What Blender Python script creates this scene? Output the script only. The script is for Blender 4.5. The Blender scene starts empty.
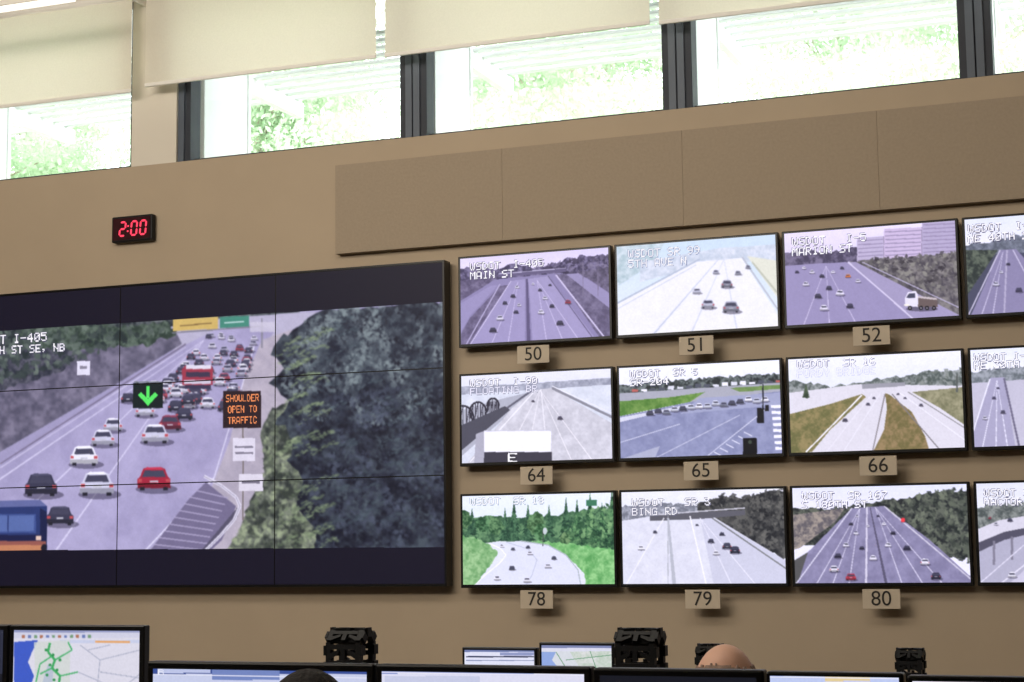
import bpy, bmesh, math, random
import numpy as np
from mathutils import Vector, Matrix
random.seed(4)
scene=bpy.context.scene
try:
    scene.view_settings.view_transform='Standard'
    scene.view_settings.look='None'
except Exception: pass
COL=scene.collection
# ------------------------------------------------------------ camera
F=1724.0
Xa=np.array([.9327,.0546,.3564]); Xa/=np.linalg.norm(Xa)
Za=np.array([-.01246,.9928,-.1193]); Za-=Xa*Za.dot(Xa); Za/=np.linalg.norm(Za)
Ya=np.cross(Za,Xa)
CAM=np.array([0.0,-10.0,1.60]); CZ=1.60
cd=bpy.data.cameras.new('camera'); cam=bpy.data.objects.new('camera',cd); COL.objects.link(cam)
M=Matrix(((*Xa,CAM[0]),(*Ya,CAM[1]),(*Za,CAM[2]),(0,0,0,1)))
cam.matrix_world=M
cd.sensor_width=36; cd.lens=F/1024*36; cd.clip_start=.05; cd.clip_end=300
scene.camera=cam
def project(x,y,z):
    dx,dy,dz=x-CAM[0],y-CAM[1],z-CAM[2]
    a=Xa[0]*dx+Ya[0]*dy+Za[0]*dz; b=Xa[1]*dx+Ya[1]*dy+Za[1]*dz; c=Xa[2]*dx+Ya[2]*dy+Za[2]*dz
    return 512+F*a/(-c), 341-F*b/(-c)
# ------------------------------------------------------------ materials
def s2l(c):
    c=np.asarray(c,dtype=float)
    return np.where(c<=.04045,c/12.92,((c+.055)/1.055)**2.4)
def rgb(r,g,b):
    l=s2l(np.array([r,g,b])/255.0); return (float(l[0]),float(l[1]),float(l[2]),1)
def mat(name,c,rough=.6,metal=0,var=0.0,scale=20,bump=0.0,emit=None,es=1.0,spec=.4):
    m=bpy.data.materials.new(name); m.use_nodes=True
    nt=m.node_tree; p=nt.nodes['Principled BSDF']
    p.inputs['Base Color'].default_value=rgb(*c); p.inputs['Roughness'].default_value=rough
    p.inputs['Metallic'].default_value=metal; p.inputs['Specular IOR Level'].default_value=spec
    if var or bump:
        tc=nt.nodes.new('ShaderNodeTexCoord'); n=nt.nodes.new('ShaderNodeTexNoise')
        n.inputs['Scale'].default_value=scale; n.inputs['Detail'].default_value=4
        nt.links.new(tc.outputs['Object'],n.inputs['Vector'])
        if var:
            r=nt.nodes.new('ShaderNodeValToRGB')
            l=rgb(*c)
            r.color_ramp.elements[0].position=.3; r.color_ramp.elements[1].position=.7
            r.color_ramp.elements[0].color=(l[0]*(1-var),l[1]*(1-var),l[2]*(1-var),1)
            r.color_ramp.elements[1].color=(min(1,l[0]*(1+var)),min(1,l[1]*(1+var)),min(1,l[2]*(1+var)),1)
            nt.links.new(n.outputs['Fac'],r.inputs['Fac']); nt.links.new(r.outputs['Color'],p.inputs['Base Color'])
        if bump:
            b=nt.nodes.new('ShaderNodeBump'); b.inputs['Strength'].default_value=bump; b.inputs['Distance'].default_value=.01
            nt.links.new(n.outputs['Fac'],b.inputs['Height']); nt.links.new(b.outputs['Normal'],p.inputs['Normal'])
    if emit:
        p.inputs['Emission Color'].default_value=rgb(*emit); p.inputs['Emission Strength'].default_value=es
    return m
M_wall=mat('painted_wall',(174,157,135),.85,var=.03,scale=2,bump=.05)
M_col=mat('column_paint_daylit',(214,206,192),.85,var=.02,scale=2)  # paler than the wall: daylight on the column is baked into its colour
M_panel=mat('acoustic_fabric',(158,143,124),.95,var=.05,scale=60,bump=.2)
M_ceil=mat('ceiling_paint',(215,208,195),.9,var=.02)
M_floor=mat('carpet',(80,78,76),.95,var=.2,scale=80,bump=.4)
M_black=mat('black_plastic',(12,12,14),.5,var=.05,scale=200,spec=.25)
M_bezel=mat('bezel_plastic',(10,10,12),.35,var=.03,scale=100,spec=.3)
M_dark=mat('dark_metal',(40,42,46),.5,metal=.3,var=.05)
M_mull=mat('mullion_metal',(78,86,98),.5,var=.05,scale=8)
M_mullin=mat('mullion_gasket',(40,44,54),.6,var=.05,scale=8)
M_plate=mat('plate_card',(190,176,156),.7,var=.02)
M_ink=mat('ink',(40,36,34),.7,var=.02)
M_desk=mat('desk_laminate',(120,105,90),.5,var=.08,scale=6)
M_fin=mat('fin_metal',(222,225,228),.6,var=.02)
M_louv=mat('louver_metal',(214,218,222),.6,var=.02)
M_red=mat('red_led',(60,5,8),.5,emit=(255,60,90),es=1.5)
M_redoff=mat('clock_lens',(48,8,20),.25,var=.02)
M_rail=mat('shade_rail',(238,234,226),.5,var=.02)
M_tube=mat('lamp_diffuser',(250,248,240),.5,emit=(255,250,238),es=1.3)
def mixmat(name,c0,c1,tcol,fac,scale,p0=.3,p1=.7):
    m=bpy.data.materials.new(name); m.use_nodes=True
    nt=m.node_tree; nt.nodes.clear()
    o=nt.nodes.new('ShaderNodeOutputMaterial'); d=nt.nodes.new('ShaderNodeBsdfDiffuse'); t=nt.nodes.new('ShaderNodeBsdfTranslucent'); mx=nt.nodes.new('ShaderNodeMixShader')
    nz=nt.nodes.new('ShaderNodeTexNoise'); nz.inputs['Scale'].default_value=scale
    rp=nt.nodes.new('ShaderNodeValToRGB'); rp.color_ramp.elements[0].color=rgb(*c0); rp.color_ramp.elements[1].color=rgb(*c1)
    rp.color_ramp.elements[0].position=p0; rp.color_ramp.elements[1].position=p1
    tcn=nt.nodes.new('ShaderNodeTexCoord'); nt.links.new(tcn.outputs['Object'],nz.inputs['Vector']); nt.links.new(nz.outputs['Fac'],rp.inputs['Fac'])
    nt.links.new(rp.outputs['Color'],d.inputs['Color'])
    if tcol: t.inputs['Color'].default_value=rgb(*tcol)
    else: nt.links.new(rp.outputs['Color'],t.inputs['Color'])
    mx.inputs['Fac'].default_value=fac
    nt.links.new(d.outputs[0],mx.inputs[1]); nt.links.new(t.outputs[0],mx.inputs[2]); nt.links.new(mx.outputs[0],o.inputs[0])
    return m
M_shade=mixmat('shade_fabric',(224,218,204),(231,225,211),(236,228,210),.34,90)
M_leaf=mixmat('leaves',(184,206,176),(220,230,210),None,.45,1.2,.35,.65)
# glass
M_glass=bpy.data.materials.new('window_glass'); M_glass.use_nodes=True
nt=M_glass.node_tree; nt.nodes.clear()
o=nt.nodes.new('ShaderNodeOutputMaterial'); a=nt.nodes.new('ShaderNodeBsdfTransparent'); g=nt.nodes.new('ShaderNodeBsdfGlossy'); mx=nt.nodes.new('ShaderNodeMixShader')
g.inputs['Roughness'].default_value=.05; mx.inputs['Fac'].default_value=.05; a.inputs['Color'].default_value=(.95,.98,.98,1)
nt.links.new(a.outputs[0],mx.inputs[1]); nt.links.new(g.outputs[0],mx.inputs[2]); nt.links.new(mx.outputs[0],o.inputs[0])
# screen
M_screen=bpy.data.materials.new('lit_screen'); M_screen.use_nodes=True
nt=M_screen.node_tree; p=nt.nodes['Principled BSDF']; p.inputs['Base Color'].default_value=(.006,.006,.008,1)
p.inputs['Roughness'].default_value=.45; p.inputs['Specular IOR Level'].default_value=.15
at=nt.nodes.new('ShaderNodeAttribute'); at.attribute_name='picture'
nt.links.new(at.outputs['Color'],p.inputs['Emission Color']); p.inputs['Emission Strength'].default_value=1.0
# ------------------------------------------------------------ helpers
def box(bm,x0,x1,y0,y1,z0,z1):
    v=[bm.verts.new(q) for q in ((x0,y0,z0),(x1,y0,z0),(x1,y1,z0),(x0,y1,z0),(x0,y0,z1),(x1,y0,z1),(x1,y1,z1),(x0,y1,z1))]
    for f in ((0,3,2,1),(4,5,6,7),(0,1,5,4),(1,2,6,5),(2,3,7,6),(3,0,4,7)): bm.faces.new([v[i] for i in f])
def cyl(bm,p0,p1,r0,r1=None,n=16):
    if r1 is None: r1=r0
    p0=Vector(p0);p1=Vector(p1);ax=(p1-p0).normalized()
    u=ax.orthogonal().normalized();w=ax.cross(u)
    A=[];B=[]
    for i in range(n):
        an=2*math.pi*i/n; dd=u*math.cos(an)+w*math.sin(an)
        A.append(bm.verts.new(p0+dd*r0));B.append(bm.verts.new(p1+dd*r1))
    for i in range(n): bm.faces.new((A[i],A[(i+1)%n],B[(i+1)%n],B[i]))
    bm.faces.new(A[::-1]);bm.faces.new(B)
def mk(name,bm,material,parent=None,loc=(0,0,0),bevel=0,smooth=False):
    bmesh.ops.recalc_face_normals(bm,faces=bm.faces)
    me=bpy.data.meshes.new(name); bm.to_mesh(me); bm.free()
    me.materials.append(material)
    if smooth:
        for f in me.polygons: f.use_smooth=True
    ob=bpy.data.objects.new(name,me); COL.objects.link(ob); ob.location=loc
    if parent: ob.parent=parent
    if bevel:
        b=ob.modifiers.new('bevel','BEVEL'); b.width=bevel; b.segments=2; b.limit_method='ANGLE'
    return ob
def bx(name,dims,material,parent=None,loc=(0,0,0),bevel=0):
    bm=bmesh.new(); box(bm,*dims); return mk(name,bm,material,parent,loc,bevel)
def root(name,loc,label,cat,group=None):
    e=bpy.data.objects.new(name,None); COL.objects.link(e); e.location=loc; e.empty_display_size=.1
    e['label']=label; e['category']=cat
    if group: e['group']=group
    return e
def tag(o,label,cat,group=None):
    o['label']=label;o['category']=cat
    if group:o['group']=group
def struct(o): o['kind']='structure'; return o
# ------------------------------------------------------------ picture painting (for the lit screens)
T=np.random.RandomState(7).rand(256,256)
def vn(x,y,s):
    x=x/s+500;y=y/s+500;xi=np.floor(x).astype(int);yi=np.floor(y).astype(int);fx=x-xi;fy=y-yi
    fx=fx*fx*(3-2*fx);fy=fy*fy*(3-2*fy);xi&=255;yi&=255;x1=(xi+1)&255;y1=(yi+1)&255
    return (T[yi,xi]*(1-fx)+T[yi,x1]*fx)*(1-fy)+(T[y1,xi]*(1-fx)+T[y1,x1]*fx)*fy
def fbm(x,y,s): return .4*vn(x,y,s)+.3*vn(x+31,y+7,s/2)+.3*vn(x+3,y+77,s/4)
FONT={' ':'0000000000',',':'0050300000','-':'0808080808','.':'0060600000','0':'3E5149453E','1':'00427F4000','2':'4261514946','3':'2141454B31','4':'1814127F10','5':'2745454539','6':'3C4A494930','7':'0171090503','8':'3649494936','9':'064949291E','A':'7E1111117E','B':'7F49494936','C':'3E41414122','D':'7F4141221C','E':'7F49494941','F':'7F09090901','G':'3E4149497A','H':'7F0808087F','I':'00417F4100','K':'7F08142241','L':'7F40404040','M':'7F020C027F','N':'7F0408107F','O':'3E4141413E','P':'7F09090906','R':'7F09192946','S':'4649494931','T':'01017F0101','U':'3F4040403F','V':'1F2040201F','W':'3F4038403F','Y':'0708700807'}
def inside(pts,x,y):
    r=False;n=len(pts)
    for i in range(n):
        ax,ay=pts[i];bx_,by=pts[(i+1)%n]
        if (ay>y)!=(by>y) and x<(bx_-ax)*(y-ay)/(by-ay)+ax: r=not r
    return r
LCACHE={}
def leafset(pts,n,size,seed,sc):
    k=(tuple(pts),n,seed)
    if k in LCACHE: return LCACHE[k]
    R=random.Random(seed); xs=[p[0] for p in pts];ys=[p[1] for p in pts];out=[]
    while len(out)<n:
        x=R.uniform(min(xs),max(xs));y=R.uniform(min(ys),max(ys))
        if not inside(pts,x,y): continue
        t=float(fbm(np.array([x]),np.array([y]),sc)[0]); t=min(1,max(0,(t-.5)*3+.5+R.uniform(-.2,.2)))
        out.append((x,y,size*R.uniform(.5,1.4),R.uniform(0,3.14),R.uniform(.35,.8),t))
    out.sort(key=lambda q:q[5]); LCACHE[k]=out; return out
class Cv:
    def __init__(s,x0,x1,z0,z1,y,nx,nz):
        s.x=np.linspace(x0,x1,nx); s.z=np.linspace(z1,z0,nz); s.nx=nx;s.nz=nz
        X,Z=np.meshgrid(s.x,s.z); s.X=X;s.Z=Z
        s.PX,s.PY=project(X,y,Z)
        s.c=np.zeros((nz,nx,3))
        s.b=(s.PX.min(),s.PX.max(),s.PY.min(),s.PY.max())
    def fill(s,c): s.c[:]=np.array(c)/255.
    def vis(s,x0,x1,y0,y1): return not(x1<s.b[0] or x0>s.b[1] or y1<s.b[2] or y0>s.b[3])
    def grad(s,y0,c0,y1,c1,sl=0):
        t=np.clip((s.PY-sl*s.PX-y0)/(y1-y0),0,1)[...,None]
        s.c[:]=(np.array(c0)*(1-t)+np.array(c1)*t)/255.
    def sel(s,pts):
        xs=[p[0] for p in pts];ys=[p[1] for p in pts]
        if not s.vis(min(xs),max(xs),min(ys),max(ys)): return None
        m=(s.PX>=min(xs))&(s.PX<=max(xs))&(s.PY>=min(ys))&(s.PY<=max(ys))
        I=np.nonzero(m)
        if len(I[0])==0: return None
        x=s.PX[I];y=s.PY[I];ins=np.zeros(len(x),bool);n=len(pts)
        for i in range(n):
            ax,ay=pts[i];bx_,by=pts[(i+1)%n]
            if ay==by: continue
            ins^=((ay>y)!=(by>y))&(x<(bx_-ax)*(y-ay)/(by-ay)+ax)
        return (I[0][ins],I[1][ins])
    def poly(s,pts,c,a=1.0):
        I=s.sel(pts)
        if I is None: return
        s.c[I]=s.c[I]*(1-a)+np.array(c)/255.*a
    def pn(s,pts,c0,c1,sc=6,con=2.2,jag=0,a=1.0):
        if jag:
            q=[]
            n=len(pts)
            R=random.Random(int(pts[0][0]*7+pts[0][1]*13+n))
            for i in range(n):
                (ax,ay),(bx_,by)=pts[i],pts[(i+1)%n]; L=math.hypot(bx_-ax,by-ay);k=max(1,int(L/(jag*1.3)))
                for j in range(k):
                    t=j/k; q.append((ax+(bx_-ax)*t+R.uniform(-jag,jag)*.5,ay+(by-ay)*t+R.uniform(-jag,jag)*.8))
            pts=q
        I=s.sel(pts)
        if I is None: return
        t=np.clip((fbm(s.PX[I],s.PY[I],sc)-.5)*con+.5,0,1)[:,None]
        s.c[I]=s.c[I]*(1-a)+a*(np.array(c0)*(1-t)+np.array(c1)*t)/255.
    def leaves(s,pts,n,size,c0,c1,seed=1,sc=14,a=.8):
        for x,y,r,an,k,t in leafset(pts,n,size,seed,sc):
            if not s.vis(x-r,x+r,y-r,y+r): continue
            ca,sa=math.cos(an)*r,math.sin(an)*r
            s.poly([(x+ca,y+sa),(x-sa*k,y+ca*k),(x-ca,y-sa),(x+sa*k,y-ca*k)],[c0[i]*(1-t)+c1[i]*t for i in range(3)],a)
    def blob(s,x,y,rx,ry,c0,c1,seed=1):
        R=random.Random(seed); P=[]
        for i in range(22):
            a=6.2832*i/22; k=R.uniform(.82,1.12); P.append((x+rx*k*math.cos(a),y+ry*k*math.sin(a)))
        s.pn(P,c0,c1,4,con=3)
    def conifer(s,x,base,h,w,c0,c1):
        for k in range(9):
            t=k/9; yb=base-h*t*.93; yt=yb-h*.26; ww=w*(1-t)*.5+.6
            s.pn([(x-ww,yb+1),(x-ww*.55,yb-h*.07),(x,yt),(x+ww*.55,yb-h*.07),(x+ww,yb),(x+ww*.3,yb+1.5),(x-ww*.4,yb+.5)],c0,c1,3.5,con=3)
    def line(s,x0,y0,x1,y1,w,c,a=1.0,w1=None):
        if w1 is None:w1=w
        L=math.hypot(x1-x0,y1-y0) or 1;nx_=-(y1-y0)/L;ny=(x1-x0)/L
        s.poly([(x0+nx_*w/2,y0+ny*w/2),(x1+nx_*w1/2,y1+ny*w1/2),(x1-nx_*w1/2,y1-ny*w1/2),(x0-nx_*w/2,y0-ny*w/2)],c,a)
    def ell(s,x,y,rx,ry,c,a=1.0,n=18):
        s.poly([(x+rx*math.cos(6.2832*i/n),y+ry*math.sin(6.2832*i/n)) for i in range(n)],c,a)
    def rect(s,x0,y0,x1,y1,c,a=1.0,sl=0): s.poly([(x0,y0),(x1,y0+sl*(x1-x0)),(x1,y1+sl*(x1-x0)),(x0,y1)],c,a)
    def car(s,x,y,w,c):
        h=w*.62
        if not s.vis(x-w,x+w,y-w,y+w): return
        dk=[v*.62 for v in c]; lt=[min(255,v*1.15+12) for v in c]
        s.ell(x+w*.08,y+h*.5,w*.64,h*.24,(62,58,78),.55)
        s.poly([(x-w*.5,y+h*.45),(x-w*.5,y),(x-w*.42,y-h*.12),(x-w*.33,y-h*.5),(x-w*.2,y-h*.58),(x+w*.2,y-h*.58),(x+w*.33,y-h*.5),(x+w*.42,y-h*.12),(x+w*.5,y),(x+w*.5,y+h*.45)],c)
        s.poly([(x-w*.3,y-h*.46),(x-w*.2,y-h*.58),(x+w*.2,y-h*.58),(x+w*.3,y-h*.46)],lt)
        s.poly([(x-w*.36,y-h*.1),(x-w*.28,y-h*.42),(x+w*.28,y-h*.42),(x+w*.36,y-h*.1)],(70,70,90))
        s.rect(x-w*.5,y+h*.2,x+w*.5,y+h*.45,dk,.7)
        if w>8:
            s.rect(x-w*.48,y+h*.0,x-w*.36,y+h*.15,(190,80,86)); s.rect(x+w*.36,y+h*.0,x+w*.48,y+h*.15,(190,80,86))
            s.rect(x-w*.13,y+h*.08,x+w*.13,y+h*.17,(200,200,208))
            s.rect(x-w*.42,y+h*.4,x-w*.28,y+h*.56,(36,36,46)); s.rect(x+w*.28,y+h*.4,x+w*.42,y+h*.56,(36,36,46))
    def text(s,t,x,y,cw,h,sl=0,c=(250,250,255),sh=(70,66,95),a=1.0):
        for dx,dy,cc in ((.7,.8,sh),(-.5,-.4,sh),(0,0,c)) if sh else ((0,0,c),):
            u=(s.PX-x-dx)/cw; v=(s.PY-y-dy-sl*(s.PX-x))/h*7
            m=(u>=0)&(u<len(t))&(v>=0)&(v<7)
            I=np.nonzero(m)
            if len(I[0])==0: continue
            k=np.floor(u[I]).astype(int); f=np.floor((u[I]-k)*6).astype(int); r=np.floor(v[I]).astype(int)
            tab=np.zeros((len(t),6,7),bool)
            for i,ch in enumerate(t):
                hx=FONT.get(ch,FONT[' '])
                for cI in range(5):
                    b=int(hx[cI*2:cI*2+2],16)
                    for rr in range(7): tab[i,cI,rr]=bool(b>>rr&1)
            on=tab[k,np.clip(f,0,5),r]
            J=(I[0][on],I[1][on]); s.c[J]=s.c[J]*(1-a)+a*np.array(cc)/255.
    def soften(s,n=1):
        for _ in range(n):
            p=np.pad(s.c,((1,1),(1,1),(0,0)),'edge')
            q=(p[:-2]+2*p[1:-1]+p[2:])/4
            s.c=(q[:,:-2]+2*q[:,1:-1]+q[:,2:])/4
    def mesh(s,name,y,parent,rl,gain=1.0,grain=.016,lo=.0):
        nx,nz=s.nx,s.nz
        co=np.empty((nz,nx,3)); co[...,0]=s.X-rl[0];co[...,1]=y-rl[1];co[...,2]=s.Z-rl[2]
        me=bpy.data.meshes.new(name); me.vertices.add(nx*nz); me.vertices.foreach_set('co',co.ravel().astype(np.float32))
        i=np.arange(nz-1)[:,None]*nx+np.arange(nx-1)[None,:]
        q=np.stack([i,i+nx,i+nx+1,i+1],-1).reshape(-1,4)
        me.loops.add(q.size); me.loops.foreach_set('vertex_index',q.ravel().astype(np.int32))
        me.polygons.add(len(q)); me.polygons.foreach_set('loop_start',(np.arange(len(q))*4).astype(np.int32))
        try: me.polygons.foreach_set('loop_total',np.full(len(q),4,np.int32))
        except Exception: pass
        me.update(calc_edges=True)
        at=me.color_attributes.new('picture','FLOAT_COLOR','POINT')
        g=1+grain*(vn(s.PX,s.PY,1.3)-.5)*2+lo*(fbm(s.PX,s.PY,9)-.5)*2
        c=np.clip(s.c*g[...,None]*np.array([.995,.985,1.035]),0,1)
        rgba=np.ones((nz,nx,4)); rgba[...,:3]=s2l(c)*gain
        at.data.foreach_set('color',rgba.ravel().astype(np.float32))
        me.materials.append(M_screen)
        ob=bpy.data.objects.new(name,me); COL.objects.link(ob); ob.parent=parent
        return ob
# ------------------------------------------------------------ pictures
def p50(c):
    c.grad(250,(214,206,234),275,(230,222,240))
    c.pn([(450,274),(470,266),(490,269),(515,264),(540,268),(565,259),(590,255),(620,256),(620,300),(450,300)],(60,54,82),(126,118,150),5,con=3,jag=2.5)
    c.leaves([(540,264),(620,254),(620,276),(556,274)],120,2.4,(52,46,70),(130,122,148),2,6)
    c.poly([(450,288),(500,279),(560,273),(620,284),(620,350),(450,350)],(138,130,168))
    c.pn([(450,282),(500,275),(488,284),(462,300),(450,306)],(82,74,102),(122,114,142),5)
    c.pn([(500,286),(508,285),(478,330),(466,350),(452,350),(470,318)],(90,82,110),(124,116,146),5)
    c.poly([(450,310),(490,286),(498,285),(470,316),(452,348),(450,350)],(150,142,180))
    c.poly([(468,350),(490,312),(511,281),(525,279),(525,350)],(156,148,186))
    c.poly([(533,350),(530,300),(528,279),(548,276),(604,350)],(159,151,188))
    c.pn([(556,274),(572,274),(620,318),(620,350),(604,344)],(88,81,108),(124,116,144),6)
    c.poly([(566,274),(578,273),(622,302),(622,318)],(150,142,178))
    c.pn([(578,272),(620,266),(620,300)],(74,68,90),(118,110,136),5)
    c.line(556,275,608,342,1.6,(200,192,220));c.line(548,276,600,348,1,(104,97,128))
    c.line(527,279,529,350,1.8,(92,84,118),w1=4);c.line(511,281,468,348,.8,(206,198,224));c.line(500,284,466,345,1.2,(176,168,200))
    for b in (489,507): c.line(518,282,b,350,.4,(198,190,220),w1=.9)
    for b in (548,567,586): c.line(537,280,b,350,.4,(200,192,222),w1=.9)
    c.line(498,276,566,270,3,(98,90,122));c.line(498,274,566,268,.8,(190,184,210))
    for x in (583,598): c.line(x,296,x,262,.8,(120,112,136))
    for x,y,w,k in ((517,287,4,0),(513,296,5,1),(500,318,7,0),(505,303,5,1),(540,290,4,1),(545,298,5,0),(552,306,5,1),(541,312,6,0),(560,323,7,1),(568,302,6,2),(533,284,3,0),(550,285,3,1),(519,305,4,0),(493,330,7,1),(516,312,5,1)):
        c.car(x,y,w,[(225,222,236),(60,56,78),(150,60,80)][k])
    c.soften(1)
    c.text('WSDOT  I-405',470,263,6.2,7.5,-.06);c.text('MAIN ST',470,272,6.4,7.5,-.06)
def p51(c):
    c.grad(246,(214,234,246),330,(240,248,253))
    c.pn([(612,246),(665,242),(655,262),(612,290)],(180,204,208),(222,236,240),7)
    c.pn([(640,262),(720,248),(785,244),(785,262),(720,262),(640,282)],(202,214,226),(234,240,248),6)
    c.poly([(612,340),(612,306),(692,262),(742,258),(785,326),(785,340)],(250,251,255))
    c.line(612,306,700,259,1.6,(186,198,214));c.line(612,312,696,265,.7,(206,214,226));c.line(785,320,742,257,1.6,(190,196,206));c.poly([(747,256),(785,262),(785,308)],(234,236,216))
    c.line(752,262,785,302,1.8,(196,200,180))
    c.line(718,260,652,336,.7,(206,214,228),w1=1.8)
    for b in (690,738): c.line(724,259,b,336,.5,(214,221,232),w1=1.3)
    for x,y,w,k in ((727,284,11,140),(731,307,16,150),(708,304,13,196),(738,273,6,160),(748,267,5,160),(716,272,6,190),(697,291,8,205)): c.car(x,y,w,(k,k+2,k+18))
    c.soften(2)
    c.text('WSDOT SR 99',628,250,6.6,8,-.06,(252,252,255),(140,152,182));c.text('5TH AVE N',628,260,6.6,8,-.06,(252,252,255),(140,152,182))
def p52(c):
    c.grad(225,(232,224,244),260,(218,210,234))
    c.pn([(778,256),(800,250),(830,252),(860,246),(880,262),(960,270),(960,300),(778,282)],(68,62,86),(120,112,138),5,con=3,jag=2)
    for (x0,x1,t,cc) in ((857,884,238,(186,176,202)),(884,922,229,(200,184,212)),(922,958,222,(178,168,196))):
        c.poly([(x0,t),(x1,t-2),(x1,264),(x0,264)],cc)
        for k in range(9):
            yy=t+3+k*3.9
            if yy<262: c.line(x0+1,yy,x1-1,yy-1.6,1.1,(142,130,162),.8)
        c.line(x1,t-2,x1,264,1,(126,114,142))
    c.poly([(778,266),(846,262),(965,330),(778,335)],(150,142,178))
    c.pn([(850,262),(885,258),(925,256),(962,252),(965,322),(935,312)],(76,72,80),(132,128,126),6,con=2.6,jag=1.5)
    c.leaves([(854,262),(885,257),(925,255),(962,250),(962,290),(920,292)],260,2.6,(54,50,58),(140,138,130),5,7)
    c.poly([(848,262),(856,262),(965,318),(965,330),(925,328)],(160,152,184))
    c.line(848,262,926,330,1.6,(208,201,224));c.line(862,262,960,308,1,(180,174,198))
    for b in (800,830,862): c.line(826,266,b,335,.4,(204,196,222),w1=.9)
    for x,y,w,k in ((812,272,5,0),(822,276,5,1),(806,284,6,0),(829,288,6,1),(840,293,8,0),(818,296,7,1),(833,272,4,0),(848,276,5,2),(797,272,4,1),(858,281,5,0),(824,308,8,0),(842,268,4,1),(804,268,4,0),(850,306,7,1)):
        c.car(x,y,w,[(228,224,238),(60,56,78),(216,120,60)][k])
    # truck: cab at left, flat bed behind
    c.ell(922,309,16,2.5,(60,56,70),.6)
    c.poly([(905,306),(905,298),(908,292),(916,291),(918,295),(918,307)],(226,222,234));c.poly([(906,298),(909,293.5),(915,293),(915,298)],(70,72,92));c.poly([(918,296),(937,298),(938,307),(918,307)],(104,90,88));c.poly([(918,296),(937,298),(937,300),(918,298)],(196,186,186))
    for x in (910,921,927,934): c.ell(x,308,2.1,2.3,(26,24,30));c.ell(x,308,.8,.9,(150,146,154))
    c.rect(904,304,909,306,(240,236,220))
    c.soften(1)
    c.text('WSDOT   I-5',792,238,6.8,8,-.07);c.text('MARION ST',792,248,6.8,8,-.07)
def p53(c):
    c.grad(212,(218,226,240),246,(240,240,248))
    c.pn([(955,246),(990,242),(1010,236),(1070,232),(1070,262),(955,262)],(86,92,104),(130,136,150),6,jag=2)
    c.poly([(955,256),(1070,250),(1090,320),(955,322)],(74,76,96))
    c.poly([(1000,250),(1016,249),(1080,320),(968,322)],(138,132,164))
    c.pn([(955,250),(998,250),(964,300),(955,320)],(46,54,52),(96,106,92),5,con=3)
    c.line(1000,250,967,318,1.2,(205,200,220));c.line(1007,250,1004,320,1.6,(178,172,196));c.line(1013,250,1050,320,1,(205,200,220))
    for b in (980,992): c.line(1003,252,b,320,.4,(206,200,222),w1=1)
    c.car(1008,264,4,(60,56,76));c.car(996,284,6,(220,218,234));c.car(1019,290,7,(70,66,90));c.car(1001,272,4,(220,218,234))
    c.soften(1)
    c.text('WSDOT  I-5',968,225,6.8,8,-.07);c.text('NE 40TH ST',968,235,6.8,8,-.07)
def p64(c):
    c.grad(367,(234,236,244),400,(222,226,234))
    c.pn([(455,387),(520,384),(620,377),(620,384),(520,391),(455,395)],(140,144,160),(184,188,200),5)
    c.pn([(455,395),(620,384),(620,470),(455,470)],(210,216,226),(224,229,236),8)
    c.poly([(455,412),(505,398),(535,391),(455,462)],(176,179,190))
    c.pn([(462,470),(512,408),(534,390),(552,388),(620,428),(620,470)],(198,198,205),(216,216,222),9)
    c.line(534,389,462,440,2,(98,98,112));c.line(534,392,470,462,1,(244,244,246));c.line(541,389,548,462,1,(238,237,241))
    for b in (500,525,575,598): c.line(540,390,b,468,.4,(242,240,243),w1=1)
    c.line(552,388,618,420,2.5,(138,138,148));c.line(552,386,618,416,.9,(238,238,242))
    for k in range(3):
        x=463+k*15;y=420-k*7;r=11-k*2.5
        P=[(x+r*math.cos(a/10*math.pi),y-r*1.3*math.sin(a/10*math.pi)) for a in range(11)]
        for (ax,ay),(bx_,by) in zip(P[:-1],P[1:]): c.line(ax,ay,bx_,by,1.8,(46,44,56))
        for i in range(1,10): c.line(P[i][0],P[i][1],P[i][0],y+6,.8,(52,50,62))
        for i in range(1,9,2): c.line(P[i][0],P[i][1],P[i+1][0],y+4,.7,(52,50,62))
    c.poly([(455,428),(505,406),(510,410),(462,450),(455,454)],(78,78,90))
    c.rect(484,431,551,466,(246,247,252));c.rect(482,452,552,466,(62,60,72));c.poly([(476,434),(484,431),(484,466),(474,466)],(174,174,186));c.line(484,431,551,430,1,(204,204,214))
    c.car(560,418,5,(90,86,100));c.car(533,401,3,(70,66,80))
    c.soften(1)
    c.text('E',508,453,11,9,0,(250,250,252),(30,30,36))
    c.text('WSDOT  I-90',470,380,6.2,7,-.05,sh=(110,112,136));c.text('FLOATING BR',470,388,6.2,7,-.05,sh=(130,132,152),a=.8)
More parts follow.
